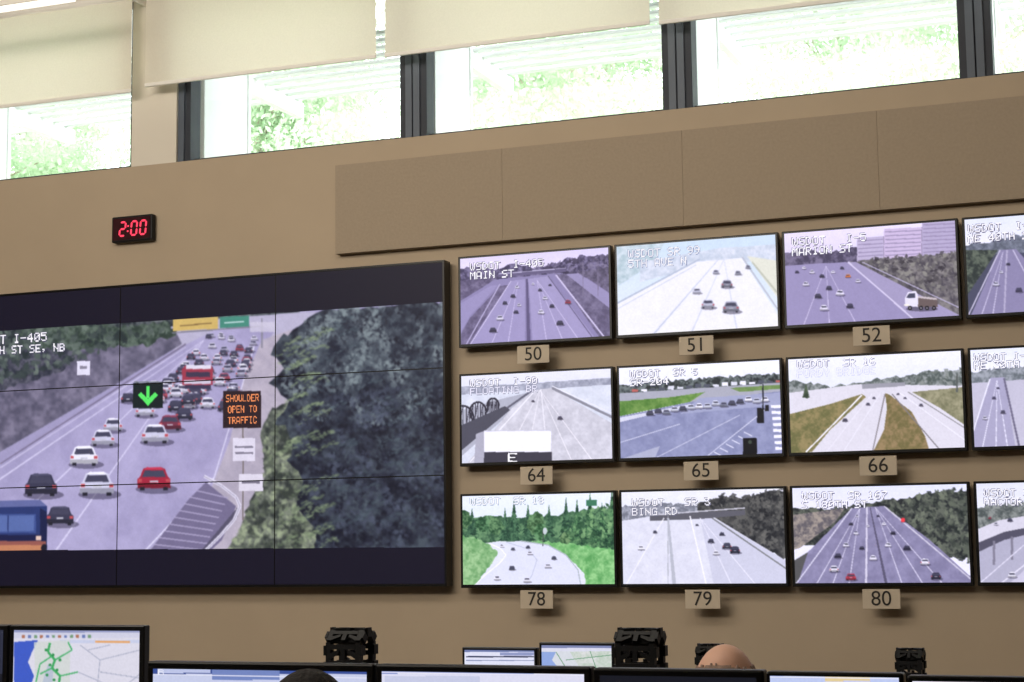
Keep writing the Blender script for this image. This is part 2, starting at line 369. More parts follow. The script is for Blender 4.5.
def p65(c):
    R=random.Random(5)
    c.grad(360,(236,240,248),392,(230,232,240))
    c.pn([(612,386),(660,381),(720,377),(790,373),(790,386),(700,390),(612,396)],(40,46,48),(110,120,118),4,con=3,jag=2)
    c.poly([(612,394),(790,382),(790,392),(612,410)],(164,166,176))
    for i in range(18): c.rect(632+i*9,389-i*.6+R.uniform(-1,1),638+i*9,392-i*.6,R.choice([(236,236,242),(80,84,96),(178,96,90),(214,216,224)]))
    c.pn([(612,402),(672,397),(705,392),(690,402),(640,412),(612,418)],(76,120,50),(116,152,78),6);c.pn([(730,388),(790,384),(790,388),(740,392)],(100,130,74),(124,150,90),5)
    c.pn([(612,418),(690,402),(790,390),(790,465),(612,470)],(128,133,166),(146,151,182),10)
    c.poly([(700,398),(790,392),(790,404),(680,414)],(156,161,188))
    c.poly([(612,419),(650,412),(690,404),(690,407),(650,415),(612,424)],(206,208,220))
    for i in range(15):
        x=650+i*8.2;c.car(x,413-i*1.05+R.uniform(-1.5,1.5),7.5,R.choice([(240,240,246),(70,72,88),(200,204,216),(120,124,140)]))
    for i in range(7): c.line(744-i*6,432+i*4,752-i*6,436+i*4,1,(214,216,228))
    for i in range(8): c.rect(771+i*.6,405+i*6,782,408+i*6,(240,240,246))
    c.line(690,470,765,410,.8,(210,212,226));c.line(640,466,740,415,.8,(194,197,214));c.line(612,445,680,424,.8,(200,203,218))
    c.poly([(612,462),(660,446),(650,470),(612,470)],(168,172,192))
    c.line(763,384,763,420,1.4,(38,40,48));c.rect(757,408,764,423,(24,24,30));c.rect(743,438,757,459,(14,14,20));c.ell(750,442,2,2,(60,70,60));c.rect(765,405,769,411,(26,26,30))
    c.soften(1)
    c.text('WSDOT  SR 5',630,371,6.2,7,-.05,sh=(90,92,118));c.text('SR-204',630,379,6.6,7.5,-.05,sh=(70,74,98))
def p66(c):
    c.grad(350,(242,244,252),380,(232,236,242))
    c.pn([(780,380),(830,386),(870,380),(900,376),(930,371),(975,369),(975,395),(780,398)],(84,94,90),(158,164,162),5,con=3,jag=2.5)
    c.leaves([(900,380),(940,370),(975,368),(975,394),(905,392)],90,2.6,(78,88,82),(150,156,150),4,6)
    c.poly([(780,394),(860,384),(975,386),(975,460),(780,462)],(222,220,226))
    c.pn([(782,416),(830,404),(862,394),(866,397),(830,430),(812,452),(782,455)],(108,108,66),(150,136,92),6,con=2.6)
    c.pn([(885,393),(890,395),(912,412),(925,436),(930,452),(872,454),(884,430),(887,408)],(114,106,66),(154,132,94),6,con=2.6)
    c.pn([(912,392),(975,386),(975,432),(940,408)],(120,120,90),(164,160,128),6)
    c.line(862,395,806,452,1.4,(246,245,248));c.line(880,394,842,454,.6,(240,240,246));c.line(872,394,825,454,.5,(238,236,242))
    c.line(885,394,872,454,1.1,(130,124,128));c.line(892,394,940,450,1.1,(126,122,126));c.line(900,393,965,440,.7,(244,244,248));c.line(908,392,968,430,1,(148,146,148))
    c.poly([(862,384),(905,382),(905,386),(862,389)],(156,156,164))
    c.line(806,398,806,384,1.2,(60,62,66));c.conifer(806,397,13,7,(50,66,50),(84,100,76));c.line(957,374,957,392,2,(90,96,92))
    for x,y,w in ((874,398,3),(868,404,4),(905,398,3),(921,405,4),(845,420,5),(898,394,3)): c.car(x,y,w,(90,86,100))
    c.soften(1)
    c.text('WSDOT  SR 16',797,361,6.6,7.5,-.05,sh=(130,132,158));c.text('PURDY BRIDGE',797,370,6.6,7.5,-.05,(246,247,252),(196,200,214),a=.7)
def p67(c):
    c.grad(345,(228,234,242),372,(238,240,246))
    c.pn([(960,374),(1000,368),(1075,362),(1075,384),(960,388)],(104,112,116),(160,166,172),5,con=3,jag=2)
    c.poly([(960,384),(1075,376),(1085,450),(960,452)],(194,192,206))
    c.poly([(990,378),(1004,377),(1016,450),(966,452)],(168,165,190))
    c.line(990,379,968,448,1.2,(240,240,248));c.line(1004,378,1020,450,2,(110,106,128))
    for b in (982,996,1008): c.line(997,380,b,450,.4,(236,236,246),w1=1)
    c.car(994,398,4,(80,76,98));c.car(985,418,5,(226,224,236));c.car(1003,412,5,(80,78,96));c.car(998,388,3,(70,66,88))
    c.soften(1)
    c.text('WSDOT I-5',974,354,6.6,7.5,-.04,sh=(90,94,120));c.text('NE 30TH ST',974,362,6.6,7.5,-.04,sh=(90,94,120))
def p78(c):
    R=random.Random(8)
    c.grad(492,(236,243,248),520,(226,236,240))
    c.pn([(455,522),(480,518),(500,516),(530,517),(560,514),(625,506),(625,560),(455,560)],(46,82,60),(106,148,104),6,con=2.6,jag=3)
    for x,b,h,w in ((472,534,24,12),(505,540,30,13),(514,540,38,15),(528,540,34,15),(549,543,36,16),(566,546,46,18)): c.conifer(x,b,h,w,(30,62,48),(80,122,88))
    for i,(x,y,rx,ry) in enumerate(((463,520,9,9),(484,524,9,8),(496,526,8,9),(536,524,9,12),(541,532,8,8),(568,540,9,9))):
        c.blob(x,y,rx,ry,(34+R.randint(0,14),70+R.randint(0,14),48),(104+R.randint(0,20),152,104),i)
    for x,b,h,w in ((612,552,60,26),(590,550,54,24),(577,548,46,20),(602,556,50,24)): c.conifer(x,b,h,w,(26,60,44),(92,140,92))
    c.leaves([(560,530),(580,512),(622,500),(625,560),(580,550)],300,2.4,(36,74,50),(134,178,120),3,7)
    c.poly([(455,548),(500,541),(560,545),(600,560),(625,592),(455,592)],(226,230,237))
    c.pn([(455,534),(476,538),(490,545),(498,553),(490,566),(470,592),(455,592)],(104,158,98),(160,202,144),6,jag=1.5)
    c.pn([(530,541),(560,542),(600,548),(625,550),(625,592),(586,590),(584,572),(566,555)],(92,162,90),(150,208,136),6,jag=1.5)
    c.poly([(488,543),(520,541),(548,545),(566,555),(578,570),(582,592),(468,592),(484,576),(500,563),(506,555),(500,548)],(222,226,237))
    P=[(488,543),(500,548),(506,555),(500,563),(484,576),(468,592)]
    for a,b in zip(P[:-1],P[1:]): c.line(*a,*b,1,(250,250,252))
    P=[(520,541),(548,545),(566,555),(578,570),(582,592)]
    for a,b in zip(P[:-1],P[1:]): c.line(*a,*b,1.2,(176,186,190))
    P=[(506,542),(528,549),(537,560),(532,575),(522,592)]
    for a,b in zip(P[:-1],P[1:]): c.line(*a,*b,.8,(190,196,212))
    for x,y,w,k in ((502,546,4,0),(513,549,4,1),(530,553,5,0),(512,568,6,1),(548,566,6,0),(528,547,4,1),(527,580,7,0),(497,578,6,0),(554,558,5,1)):
        c.car(x,y,w,[(244,244,250),(80,84,100)][k])
    c.line(543,546,543,530,.9,(70,76,74));c.ell(545,531,2.2,3.5,(200,210,210));c.rect(586,500,597,506,(60,120,90))
    c.soften(1)
    c.text('WSDOT  SR 18',470,498,6.2,7,-.02,sh=(150,166,176))
def p79(c):
    c.grad(488,(242,244,250),520,(236,240,246))
    c.pn([(615,507),(660,503),(700,506),(700,520),(615,526)],(120,124,134),(184,188,198),5,con=3,jag=2)
    c.pn([(698,503),(720,497),(745,498),(765,493),(792,490),(792,562),(755,545),(715,525),(698,516)],(40,42,46),(98,98,94),6,con=3,jag=2.5)
    c.leaves([(698,508),(722,494),(748,496),(768,490),(792,488),(792,555),(740,535),(705,520)],300,2.8,(34,36,40),(112,112,106),6,8)
    c.pn([(615,522),(665,514),(712,516),(795,566),(795,592),(615,592)],(222,224,234),(232,234,241),8)
    c.poly([(700,517),(712,517),(795,566),(795,590),(715,590)],(210,212,226))
    c.poly([(650,516),(700,512),(745,510),(745,515),(700,519),(650,521)],(96,96,104));c.line(650,515,745,508,1.2,(206,206,214));c.line(668,505,668,590,.8,(176,180,186));
    c.line(668,518,675,592,2,(188,192,200),w1=4);c.line(690,516,708,592,1.4,(252,252,254));c.line(664,518,622,592,1,(250,250,252));c.line(712,518,794,574,1.4,(130,132,134))
    for b in (735,762): c.line(700,518,b,592,.5,(240,240,248),w1=1)
    for x,y,w,k in ((711,541,6,1),(727,546,9,1),(735,550,10,2),(716,553,6,0),(641,548,6,0),(655,532,4,1),(697,525,3,1),(722,534,5,1)):
        c.car(x,y,w,[(250,250,254),(66,68,84),(48,50,70)][k])
    c.soften(1)
    c.text('WSDOT   SR 3',632,499,6.6,7.5,-.015,sh=(110,112,134));c.text('BING RD',632,508,6.6,7.5,-.015,sh=(100,102,124))
def p80(c):
    c.grad(484,(220,224,238),512,(232,232,243))
    c.pn([(785,508),(820,509),(850,506),(880,501),(910,497),(940,492),(980,488),(980,560),(785,545)],(38,42,44),(96,102,90),6,con=3,jag=2.5)
    c.leaves([(885,508),(910,496),(940,490),(980,486),(980,572),(925,536)],300,3,(32,38,38),(112,120,102),9,8)
    c.pn([(785,516),(845,508),(835,522),(800,548),(785,552)],(96,92,96),(160,150,138),5,con=3)
    c.pn([(852,508),(884,506),(930,540),(980,585),(980,592),(785,592),(808,552)],(128,124,154),(142,138,168),9)
    c.poly([(785,566),(808,552),(795,592),(785,592)],(84,84,84))
    c.line(852,508,796,584,1.3,(210,208,224));c.line(884,506,972,580,1.4,(200,197,210));c.line(867,507,866,592,1.4,(210,206,220),w1=2.2);c.line(870,507,888,592,1,(88,84,106),w1=3)
    for b in (812,830,848): c.line(860,508,b,592,.4,(218,215,230),w1=1)
    for b in (905,928,950): c.line(875,507,b,592,.4,(218,215,230),w1=1)
    for x,y,w,k in ((857,516,3,0),(851,524,4,1),(856,533,5,0),(846,545,6,0),(838,556,7,1),(834,569,9,0),(851,577,10,2),(862,548,5,1),(878,516,3,1),(884,524,4,0),(893,533,5,1),(907,548,7,1),(925,562,9,0),(936,576,10,1),(888,545,6,0),(903,521,4,2),(868,526,3,0),(873,558,7,0)):
        c.car(x,y,w,[(232,230,240),(50,48,66),(160,50,68)][k])
    c.ell(903,520,2.2,2.2,(230,60,70))
    c.soften(1)
    c.text('WSDOT  SR 167',802,492,6.6,7.5,-.01,sh=(90,90,116));c.text('S 180TH ST',802,501,6.6,7.5,-.01,sh=(90,90,116))
def p81(c):
    c.grad(484,(226,230,240),512,(236,238,244))
    c.pn([(970,508),(1000,504),(1075,500),(1075,540),(970,545)],(80,88,86),(144,150,144),5,con=3,jag=2)
    c.poly([(970,545),(1080,525),(1085,592),(970,592)],(178,177,194))
    c.poly([(970,532),(1000,520),(1075,508),(1075,518),(1004,532),(970,546)],(216,214,223))
    c.poly([(970,546),(1004,532),(1075,518),(1075,523),(1004,540),(970,556)],(84,82,98))
    for x in (978,994,1012,1040): c.line(x,545-(x-978)*.25,x,570-(x-978)*.3,2.4,(130,127,142))
    c.line(978,585,1024,545,1,(226,224,236));c.line(990,592,1050,545,1.4,(228,226,236))
    c.poly([(1000,592),(1040,556),(1085,550),(1085,592)],(204,202,217))
    c.car(1010,520,5,(80,80,96));c.car(996,524,4,(230,230,236));c.car(1012,575,8,(240,240,246));c.car(990,518,3,(160,60,70))
    c.soften(1)
    c.text('WSDOT SR 7',984,489,6.6,7.5,0,sh=(90,92,118));c.text('NACTOR ST',984,498,6.6,7.5,0,sh=(90,92,118))
def pbig(c):
    c.fill((162,156,188))
    c.pn([(-200,345),(-40,332),(60,324),(150,316),(210,308),(300,300),(300,345),(170,345),(-200,420)],(38,46,50),(112,118,120),10,con=2.8,jag=4)
    c.poly([(150,334),(185,322),(300,312),(320,312),(320,350),(170,350)],(184,180,200))
    c.pn([(-200,400),(0,352),(95,338),(175,330),(182,344),(110,388),(0,452),(-200,560)],(86,84,102),(130,125,144),12)
    c.pn([(-200,380),(0,352),(60,344),(90,352),(60,372),(0,390),(-200,430)],(44,48,60),(96,96,108),9,con=2.8,jag=3)
    c.pn([(10,345),(30,322),(60,318),(90,322),(120,326),(165,322),(178,332),(150,345),(60,350)],(48,62,54),(96,112,98),7,con=2.8,jag=3)
    c.leaves([(-60,350),(10,330),(60,318),(120,324),(178,330),(120,346),(40,372),(-60,400)],420,4,(40,50,52),(112,126,114),11,12)
    c.pn([(-200,600),(-200,520),(0,462),(60,424),(120,386),(185,345),(215,330),(250,324),(275,330),(262,350),(238,400),(232,440),(228,470),(215,500),(140,560)],(163,157,190),(176,170,202),22)
    c.poly([(-40,560),(60,470),(130,402),(196,346),(212,346),(150,430),(90,560)],(180,174,205),.5)
    for (x1,y1) in ((-60,520),(-20,555),(52,556)): c.line(204,340,x1,y1,.5,(218,214,236),w1=1.7)
    c.line(256,340,214,478,.9,(232,230,244));c.line(214,478,140,556,1.2,(236,234,248))
    c.line(186,344,0,464,1.5,(120,112,136));c.line(186,347,0,468,.8,(215,210,230))
    c.pn([(262,340),(290,330),(330,330),(330,365),(296,400),(275,450),(270,560),(140,560),(212,486),(230,440),(244,380)],(172,165,178),(188,180,190),14)
    # roadside shrubs
    c.pn([(262,430),(272,410),(296,396),(330,400),(330,560),(222,560),(238,534),(250,500),(264,478)],(50,56,54),(126,134,116),9,con=2.8,jag=4)
    c.leaves([(264,440),(280,410),(320,400),(330,556),(226,556),(244,520),(262,480)],900,3.0,(56,64,56),(162,176,138),22,9,a=.6)
    # big tree: dark mass with feathery pale edge
    edge=[(282,338),(300,320),(318,311),(345,306),(450,301),(450,560),(312,560),(316,530),(296,508),(306,480),(286,462),(298,440),(276,424),(288,402),(270,386),(284,368),(270,352)]
    c.pn(edge,(22,24,38),(72,82,90),13,con=2.4,jag=6)
    c.leaves([(284,350),(306,320),(345,308),(450,302),(450,410),(380,425),(310,420),(282,392)],3000,2.7,(30,35,50),(134,148,148),23,22,a=.55)
    c.leaves([(296,420),(330,395),(450,380),(450,548),(316,552),(304,490)],2600,2.7,(18,19,32),(80,88,104),24,20,a=.55)
    R=random.Random(31)
    for k in range(46):
        x0=R.uniform(296,338);y0=R.uniform(322,545);L=R.uniform(14,32)
        for j in range(15):
            t=j/15; x=x0-L*t; y=y0+L*.5*t*t+R.uniform(-2.5,2.5); r=R.uniform(1.6,3.0)*(1-.4*t); g=R.uniform(.25,1)*(1 if y0<420 else .85)
            c.poly([(x-r*1.2,y+.3*r),(x,y-r*.6),(x+r,y-.2*r),(x,y+r*.7)],(66+92*g,80+98*g,66+66*g),.55)
    for k in range(34):
        x0=R.uniform(330,443);y0=R.uniform(312,520);L=R.uniform(14,30); q=1 if y0<420 else .6
        for j in range(12):
            t=j/12; x=x0-L*t; y=y0+L*.4*t*t+R.uniform(-2.5,2.5); r=R.uniform(1.6,3)*(1-.4*t); g=R.uniform(.1,.9)*q
            c.poly([(x-r*1.2,y+.3*r),(x,y-r*.6),(x+r,y-.2*r),(x,y+r*.7)],(44+74*g,54+84*g,64+76*g),.55)
    c.soften(1)
    # gore, rail
    c.poly([(146,556),(188,500),(206,482),(236,506),(222,540),(205,556)],(118,111,140))
    for k in range(10): c.line(194-k*5,490+k*6.8,228-k*3,498+k*6.5,1.1,(178,170,198))
    for k in range(11): c.line(237-k*3.9,508+k*4.6,237-k*3.9,517+k*4.6,1.4,(84,80,98))
    c.line(237,511,196,560,4.2,(88,84,104))
    P=[(204,476),(222,486),(236,497),(240,506),(234,520),(220,536),(198,558)]
    for a,b in zip(P[:-1],P[1:]): c.line(*a,*b,3.0,(228,225,236)); c.line(a[0],a[1]+.2,b[0],b[1]+.2,.7,(150,146,164))
    # overhead signs
    c.line(172,333,262,326,1.5,(130,128,142));c.rect(173,319,218,331,(210,182,104),sl=-.05);c.line(180,326,212,323,1.2,(130,104,64));c.rect(220,317,249,328,(70,140,120),sl=-.05);c.line(224,323,244,321.5,1.3,(220,240,235))
    c.line(262,318,262,348,1.6,(140,138,150));c.rect(250,322,275,332,(206,202,214),.8)
    # distant traffic, packed
    R=random.Random(12); L=[]
    for k in range(78):
        t=R.random(); y=334+t*72; lane=R.choice([0,1,2,3,4]); xl=206-(y-334)*.95; xr=262-(y-334)*.34
        x=xl+(xr-xl)*(lane+.5+R.uniform(-.15,.15))/5; L.append((x,y,6+t*9.5,R.choice([0,0,1,1,2,3])))
    L.sort(key=lambda q:q[1])
    for x,y,w,k in L: c.car(x,y,w,[(222,220,234),(74,72,94),(150,70,88),(172,170,190)][k])
    c.poly([(182,369),(186,365),(211,365),(213,369),(213,385),(182,385)],(160,58,76));c.rect(186,365,211,369,(226,222,232));c.rect(186,372,210,377,(66,56,78));c.rect(184,380,211,384,(206,200,212));c.rect(185,385,211,389,(60,56,80))
    for x,y,w,k in ((176,406,16,1),(188,400,14,1),(184,414,17,1),(232,394,15,1),(154,386,14,0),(145,410,19,0),(113,425,19,0),(103,438,23,0),(128,398,14,1),(170,423,22,2),(155,434,27,0),(84,456,28,3),(41,485,32,1),(97,484,34,0),(154,479,33,4),(60,516,27,1)):
        c.car(x,y,w,[(208,208,226),(60,60,80),(120,54,74),(240,240,248),(164,40,62)][k])
    # blue truck
    c.poly([(-60,502),(40,500),(47,506),(47,550),(-60,552)],(44,58,108));c.poly([(-60,502),(40,500),(47,506),(-60,509)],(100,108,156));c.rect(-60,514,36,533,(70,90,148),.8);c.poly([(-20,516),(34,515),(34,531),(-20,532)],(110,132,184),.55);c.line(8,515,8,532,1.2,(44,58,108));c.poly([(40,508),(47,512),(47,546),(40,546)],(30,36,72));c.rect(-60,535,44,541,(30,34,70));c.rect(-60,541,46,545,(150,90,80));c.rect(-60,545,46,554,(196,132,94));c.ell(44,548,3,4,(30,30,44));c.rect(36,536,41,540,(230,200,180))
    c.soften(1)
    # lane control sign and message sign
    c.rect(133,383,163,408,(24,34,36));c.line(148,386,148,398,3.2,(90,235,100));c.poly([(138,395),(141,392),(148,399),(155,392),(158,395),(148,406)],(90,235,100));c.line(134,382,162,382,1.2,(120,125,130))
    c.rect(223,391,261,428,(44,30,36))
    c.line(243,428,243,520,1.6,(128,120,118));c.rect(233,438,255,461,(222,218,228));c.rect(235,446,253,448,(130,126,140));c.rect(235,452,253,454,(130,126,140));c.rect(239,474,263,491,(222,218,226));c.rect(242,481,260,483.5,(120,116,130))
    c.rect(77,361,90,375,(226,224,236));c.line(83,375,83,386,1,(110,104,120));c.rect(80,366,87,369,(140,136,150))
    c.soften(1)
    for i,(tx,ox) in enumerate((('SHOULDER',226),('OPEN TO',228),('TRAFFIC',228))): c.text(tx,ox,395+i*11,4.2,7,-.03,(250,150,90),None)
    c.text('WSDOT I-405',-27,337,6.8,9,-.07);c.text('128TH ST SE, NB',-24.5,347.5,6.0,8,-.05)
    for P in ([(-400,200),(500,200),(500,297.5),(443,302),(0,331),(-400,361)],[(-400,555),(0,550.5),(443,547),(500,546.5),(500,700),(-400,700)]):
        I=c.sel(P)
        if I is not None: c.c[I]=np.array([19,16,33])/255.
# ------------------------------------------------------------ room shell
RX0,RX1,RY0,RH=-11.0,4.0,-13.0,5.95
SILL=CZ+2.659
bm=bmesh.new(); box(bm,RX0,RX1,0,.3,0,SILL); box(bm,RX0,RX1,0,.3,5.5,RH); box(bm,RX0,-8.44,0,.3,SILL,5.5); box(bm,2.6,RX1,0,.3,SILL,5.5)
struct(mk('wall_front',bm,M_wall))
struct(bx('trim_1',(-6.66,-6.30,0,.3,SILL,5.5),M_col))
struct(bx('wall_left',(RX0-.2,RX0,RY0,0.3,0,RH),M_wall));struct(bx('wall_right',(RX1,RX1+.2,RY0,.3,0,RH),M_wall));struct(bx('wall_back',(RX0-.2,RX1+.2,RY0-.2,RY0,0,RH),M_wall))
struct(bx('floor',(RX0-.2,RX1+.2,RY0-.2,.3,-.2,0),M_floor));struct(bx('ceiling',(RX0-.2,RX1+.2,RY0-.2,.3,RH,RH+.2),M_ceil))
wins=[(.82,2.6,1,1),(-.963,.82,1,1),(-2.747,-.963,1,1),(-4.527,-2.747,1,1),(-6.30,-4.527,1,1),(-8.44,-6.66,0,0)]
for n,(a,b,jl,jr) in enumerate(wins):
    bm=bmesh.new(); jw=.095
    box(bm,a,a+(jw if jl else .03),.03,.16,SILL,5.5); box(bm,b-(jw if jr else .03),b,.03,.16,SILL,5.5)
    box(bm,a,b,.08,.14,SILL,SILL+.03); box(bm,a,b,.08,.14,5.44,5.5)
    w=struct(mk('window_%d'%(n+1),bm,M_mullin,bevel=.004))
    if jl and jr:
        for q in ((a+.005,a+.05),(b-.05,b-.005)): bx('mullion_cover',(q[0],q[1],.015,.03,SILL+.005,5.49),M_mull,w)
    bx('glass',(a+.03,b-.03,.105,.111,SILL+.03,5.44),M_glass,w)
# shades
SH=[(-8.42*.985,-.667*9.85,CZ+.3212*9.85),(-.6556*9.85,-.478*9.85,CZ+.3236*9.85),(-.4715*9.85,-.2905*9.85,CZ+.3234*9.85),(-.2845*9.85,-.107*9.85,CZ+.3225*9.85),(-.101*9.85,.075*9.85,CZ+.322*9.85),(.08*9.85,.255*9.85,CZ+.322*9.85)]
for x0,x1,zb in SH:
    r=root('roller_shade',((x0+x1)/2,-.15,zb),'cream fabric roller shade partly lowered over window','window shade','roller shades over the high windows')
    w=(x1-x0)/2; top=5.40-zb
    bm=bmesh.new(); nseg=24
    pr=None
    for i in range(nseg+1):
        x=-w+2*w*i/nseg; yy=.004*math.sin(i*.9)
        v=(bm.verts.new((x,yy,0)),bm.verts.new((x,yy,top)))
        if pr: bm.faces.new((pr[0],v[0],v[1],pr[1]))
        pr=v
    mk('fabric',bm,M_shade,r,smooth=True)
    bm=bmesh.new(); box(bm,-w,w,-.009,.009,-.022,.004); mk('bottom_bar',bm,M_rail,r,bevel=.004)
    bm=bmesh.new(); cyl(bm,(-w,.03,top+.03),(w,.03,top+.03),.035); mk('roller_tube',bm,M_rail,r,smooth=True)
    bm=bmesh.new(); box(bm,-w-.01,w+.01,-.03,.147,top+.07,top+.1); mk('cassette',bm,M_rail,r,bevel=.003)
    for q in (-w-.02,w+.005): bx('end_bracket',(q,q+.015,-.02,.147,top-.01,top+.1),M_rail,r)
# ceiling fixture near the window wall
r=root('linear_light',(-8.9,-.9,5.18),'long white linear ceiling light fixture hung near windows','ceiling light')
bx('housing',(-2.0,2.4,-.05,.05,0,.06),M_rail,r,bevel=.01);bx('diffuser',(-1.97,2.37,-.04,.04,-.012,.0),M_tube,r)
for x in (-1.8,0,1.8):
    bm=bmesh.new(); cyl(bm,(x,0,.06),(x,0,RH-5.18),.008,n=8); mk('hanger_rod',bm,M_rail,r)
# ------------------------------------------------------------ acoustic panels
D=9.94
xs=[-.5081+.1181*i for i in range(6)]
for i in range(5):
    x0,x1=xs[i]*D+.0004,xs[i+1]*D-.0004; z0,z1=CZ+.193*D,CZ+.2523*D
    bm=bmesh.new(); box(bm,-(x1-x0)/2,(x1-x0)/2,0,.058,0,z1-z0)
    o=mk('acoustic_panel',bm,M_panel,loc=((x0+x1)/2,-.06,z0),bevel=.0016)
    tag(o,'taupe fabric acoustic panel mounted below the high windows','acoustic panel','acoustic panels in a row')
# ------------------------------------------------------------ clock
D=9.94; cx=(-.6815-.648)/2*D; czz=CZ+.2225*D
r=root('digital_clock',(cx,0,czz),'black digital wall clock with red digits','clock')
bx('housing',(-.163,.163,-.06,-.012,-.09,.09),M_black,r,bevel=.008); bx('wall_bracket',(-.07,.07,-.014,0,-.05,.05),M_dark,r)
bx('lens',(-.148,.148,-.063,-.0595,-.075,.075),M_redoff,r)
SEG={'a':((-1,2),(1,2)),'b':((1,2),(1,0)),'c':((1,0),(1,-2)),'d':((-1,-2),(1,-2)),'e':((-1,-2),(-1,0)),'f':((-1,0),(-1,2)),'g':((-1,0),(1,0))}
def digit(ch,ox):
    bm=bmesh.new()
    for s in {'2':'abged','0':'abcdef'}[ch]:
        (ax,ay),(bx_,by)=SEG[s]; k=.022; ky=.0235
        ax*=k;bx_*=k;ay*=ky;by*=ky; th=.0065
        dx=np.sign(bx_-ax);dy=np.sign(by-ay)
        ax+=dx*.003;bx_-=dx*.003;ay+=dy*.003;by-=dy*.003
        P=[(ax,ay),(ax+dx*th+dy*th,ay+dy*th-dx*th),(bx_-dx*th+dy*th,by-dy*th-dx*th),(bx_,by),(bx_-dx*th-dy*th,by-dy*th+dx*th),(ax+dx*th-dy*th,ay+dy*th+dx*th)]
        sk=.08
        vs=[bm.verts.new((ox+x+z*sk,-.0645,z)) for x,z in P]; f=bm.faces.new(vs)
        e=bmesh.ops.extrude_face_region(bm,geom=[f]); bmesh.ops.translate(bm,vec=(0,.0014,0),verts=[v for v in e['geom'] if isinstance(v,bmesh.types.BMVert)])
    mk('digit',bm,M_red,r)
digit('2',-.072);digit('0',.02);digit('0',.092)
bx('colon_dot',(-.033,-.022,-.0645,-.063,.012,.023),M_red,r); bx('colon_dot',(-.036,-.025,-.0645,-.063,-.023,-.012),M_red,r)
# ------------------------------------------------------------ video wall
D=9.88; YV=D-10
PW=.1208*D; PH=.068*D; XR=-.4314*D; ZT=CZ+.1822*D
rl=(XR-2*PW,0,ZT-3*PH)
r=root('video_wall',rl,'large tiled video wall showing a freeway camera view','video wall')
bx('support_frame',(-1.9*PW,1.9*PW,YV+.09,0,.1,3*PH-.1),M_dark,r)
for ci in range(4):
    for ri in range(3):
        x1=XR-ci*PW; x0=x1-PW; z1=ZT-ri*PH; z0=z1-PH
        h=bx('display_panel',(x0-rl[0]+.0006,x1-rl[0]-.0006,YV,YV+.09,z0-rl[2]+.0006,z1-rl[2]-.0006),M_bezel,r)
        c=Cv(x0+.0035,x1-.0035,z0+.0035,z1-.0035,YV-.001,330,180); pbig(c)
        s=c.mesh('screen',YV-.001,r,rl,gain=1.06,lo=.03); s.parent=h
bm=bmesh.new(); L=-2*PW;R=2*PW;H=3*PH
box(bm,L-.012,L,YV-.006,YV+.09,-.012,H+.012);box(bm,R,R+.012,YV-.006,YV+.09,-.012,H+.012);box(bm,L,R,YV-.006,YV+.09,-.012,0);box(bm,L,R,YV-.006,YV+.09,H,H+.012)
mk('outer_frame',bm,M_bezel,r)
# ------------------------------------------------------------ wall displays
D=9.9; YM=D-10
LX=[-.4208+.1043*i for i in range(4)]; TZ=[.1847,.1096,.0341]; PWm,PHm=.1021,.0583
nums=[['50','51','52','53'],['64','65','66','67'],['78','79','80','81']]
pics=[[p50,p51,p52,p53],[p64,p65,p66,p67],[p78,p79,p80,p81]]
gains=[[1.15,1.0,1.15,1.15],[1.12,1.2,1.12,1.15],[1.12,1.06,1.18,1.12]]
desc=[['a purple-tinted freeway with many cars','a washed-out bright roadway','a freeway beside city buildings','a freeway receding to hills'],
['a bridge roadway with a white truck','a wide intersection with queued cars','curving roads with dry grass','a multilane freeway'],
['a bright road between green trees','a bright divided road with dark trees','a wide tree-lined freeway','a viaduct above a road']]
def textmesh(s,size):
    cu=bpy.data.curves.new('t','FONT'); cu.body=s; cu.size=size; cu.align_x='CENTER'; cu.align_y='CENTER'; cu.extrude=.0008
    ob=bpy.data.objects.new('t',cu); COL.objects.link(ob); dg=bpy.context.evaluated_depsgraph_get()
    me=bpy.data.meshes.new_from_object(ob.evaluated_get(dg)); bpy.data.objects.remove(ob); return me
for ri in range(3):
    for ci in range(4):
        x0=LX[ci]*D; x1=x0+PWm*D; z1=CZ+TZ[ri]*D; z0=z1-PHm*D; xc=(x0+x1)/2; w=(x1-x0)/2; h=z1-z0
        rl=(xc,0,z0)
        r=root('wall_display',rl,'black flat wall display showing '+desc[ri][ci],'monitor','grid of wall displays')
        bx('housing',(-w,w,YM,YM+.055,0,h),M_bezel,r,bevel=.004)
        bx('wall_mount',(-.2,.2,YM+.05,0,.14,h-.14),M_dark,r)
        c=Cv(x0+.016,x1-.016,z0+.020,z1-.014,YM-.001,320,182); pics[ri][ci](c); c.mesh('screen',YM-.001,r,rl,gain=gains[ri][ci],lo=.02)
        if ci<3:
            px=xc+(.0 if ri!=1 else .01); pz=z0-.07
            r=root('number_plate',(px,0,pz),'beige plate numbered %s below a wall display'%nums[ri][ci],'sign','numbered plates below the displays')
            bx('plate',(-.105,.105,-.125,-.119,-.055,.055),M_plate,r,bevel=.002)
            bx('bracket',(-.03,.03,-.12,0,-.03,.03),M_dark,r)
            me=textmesh(nums[ri][ci],.118); me.materials.append(M_ink); o=bpy.data.objects.new('number',me); COL.objects.link(o); o.parent=r; o.location=(0,-.1262,0); o.rotation_euler=(math.pi/2,0,0)
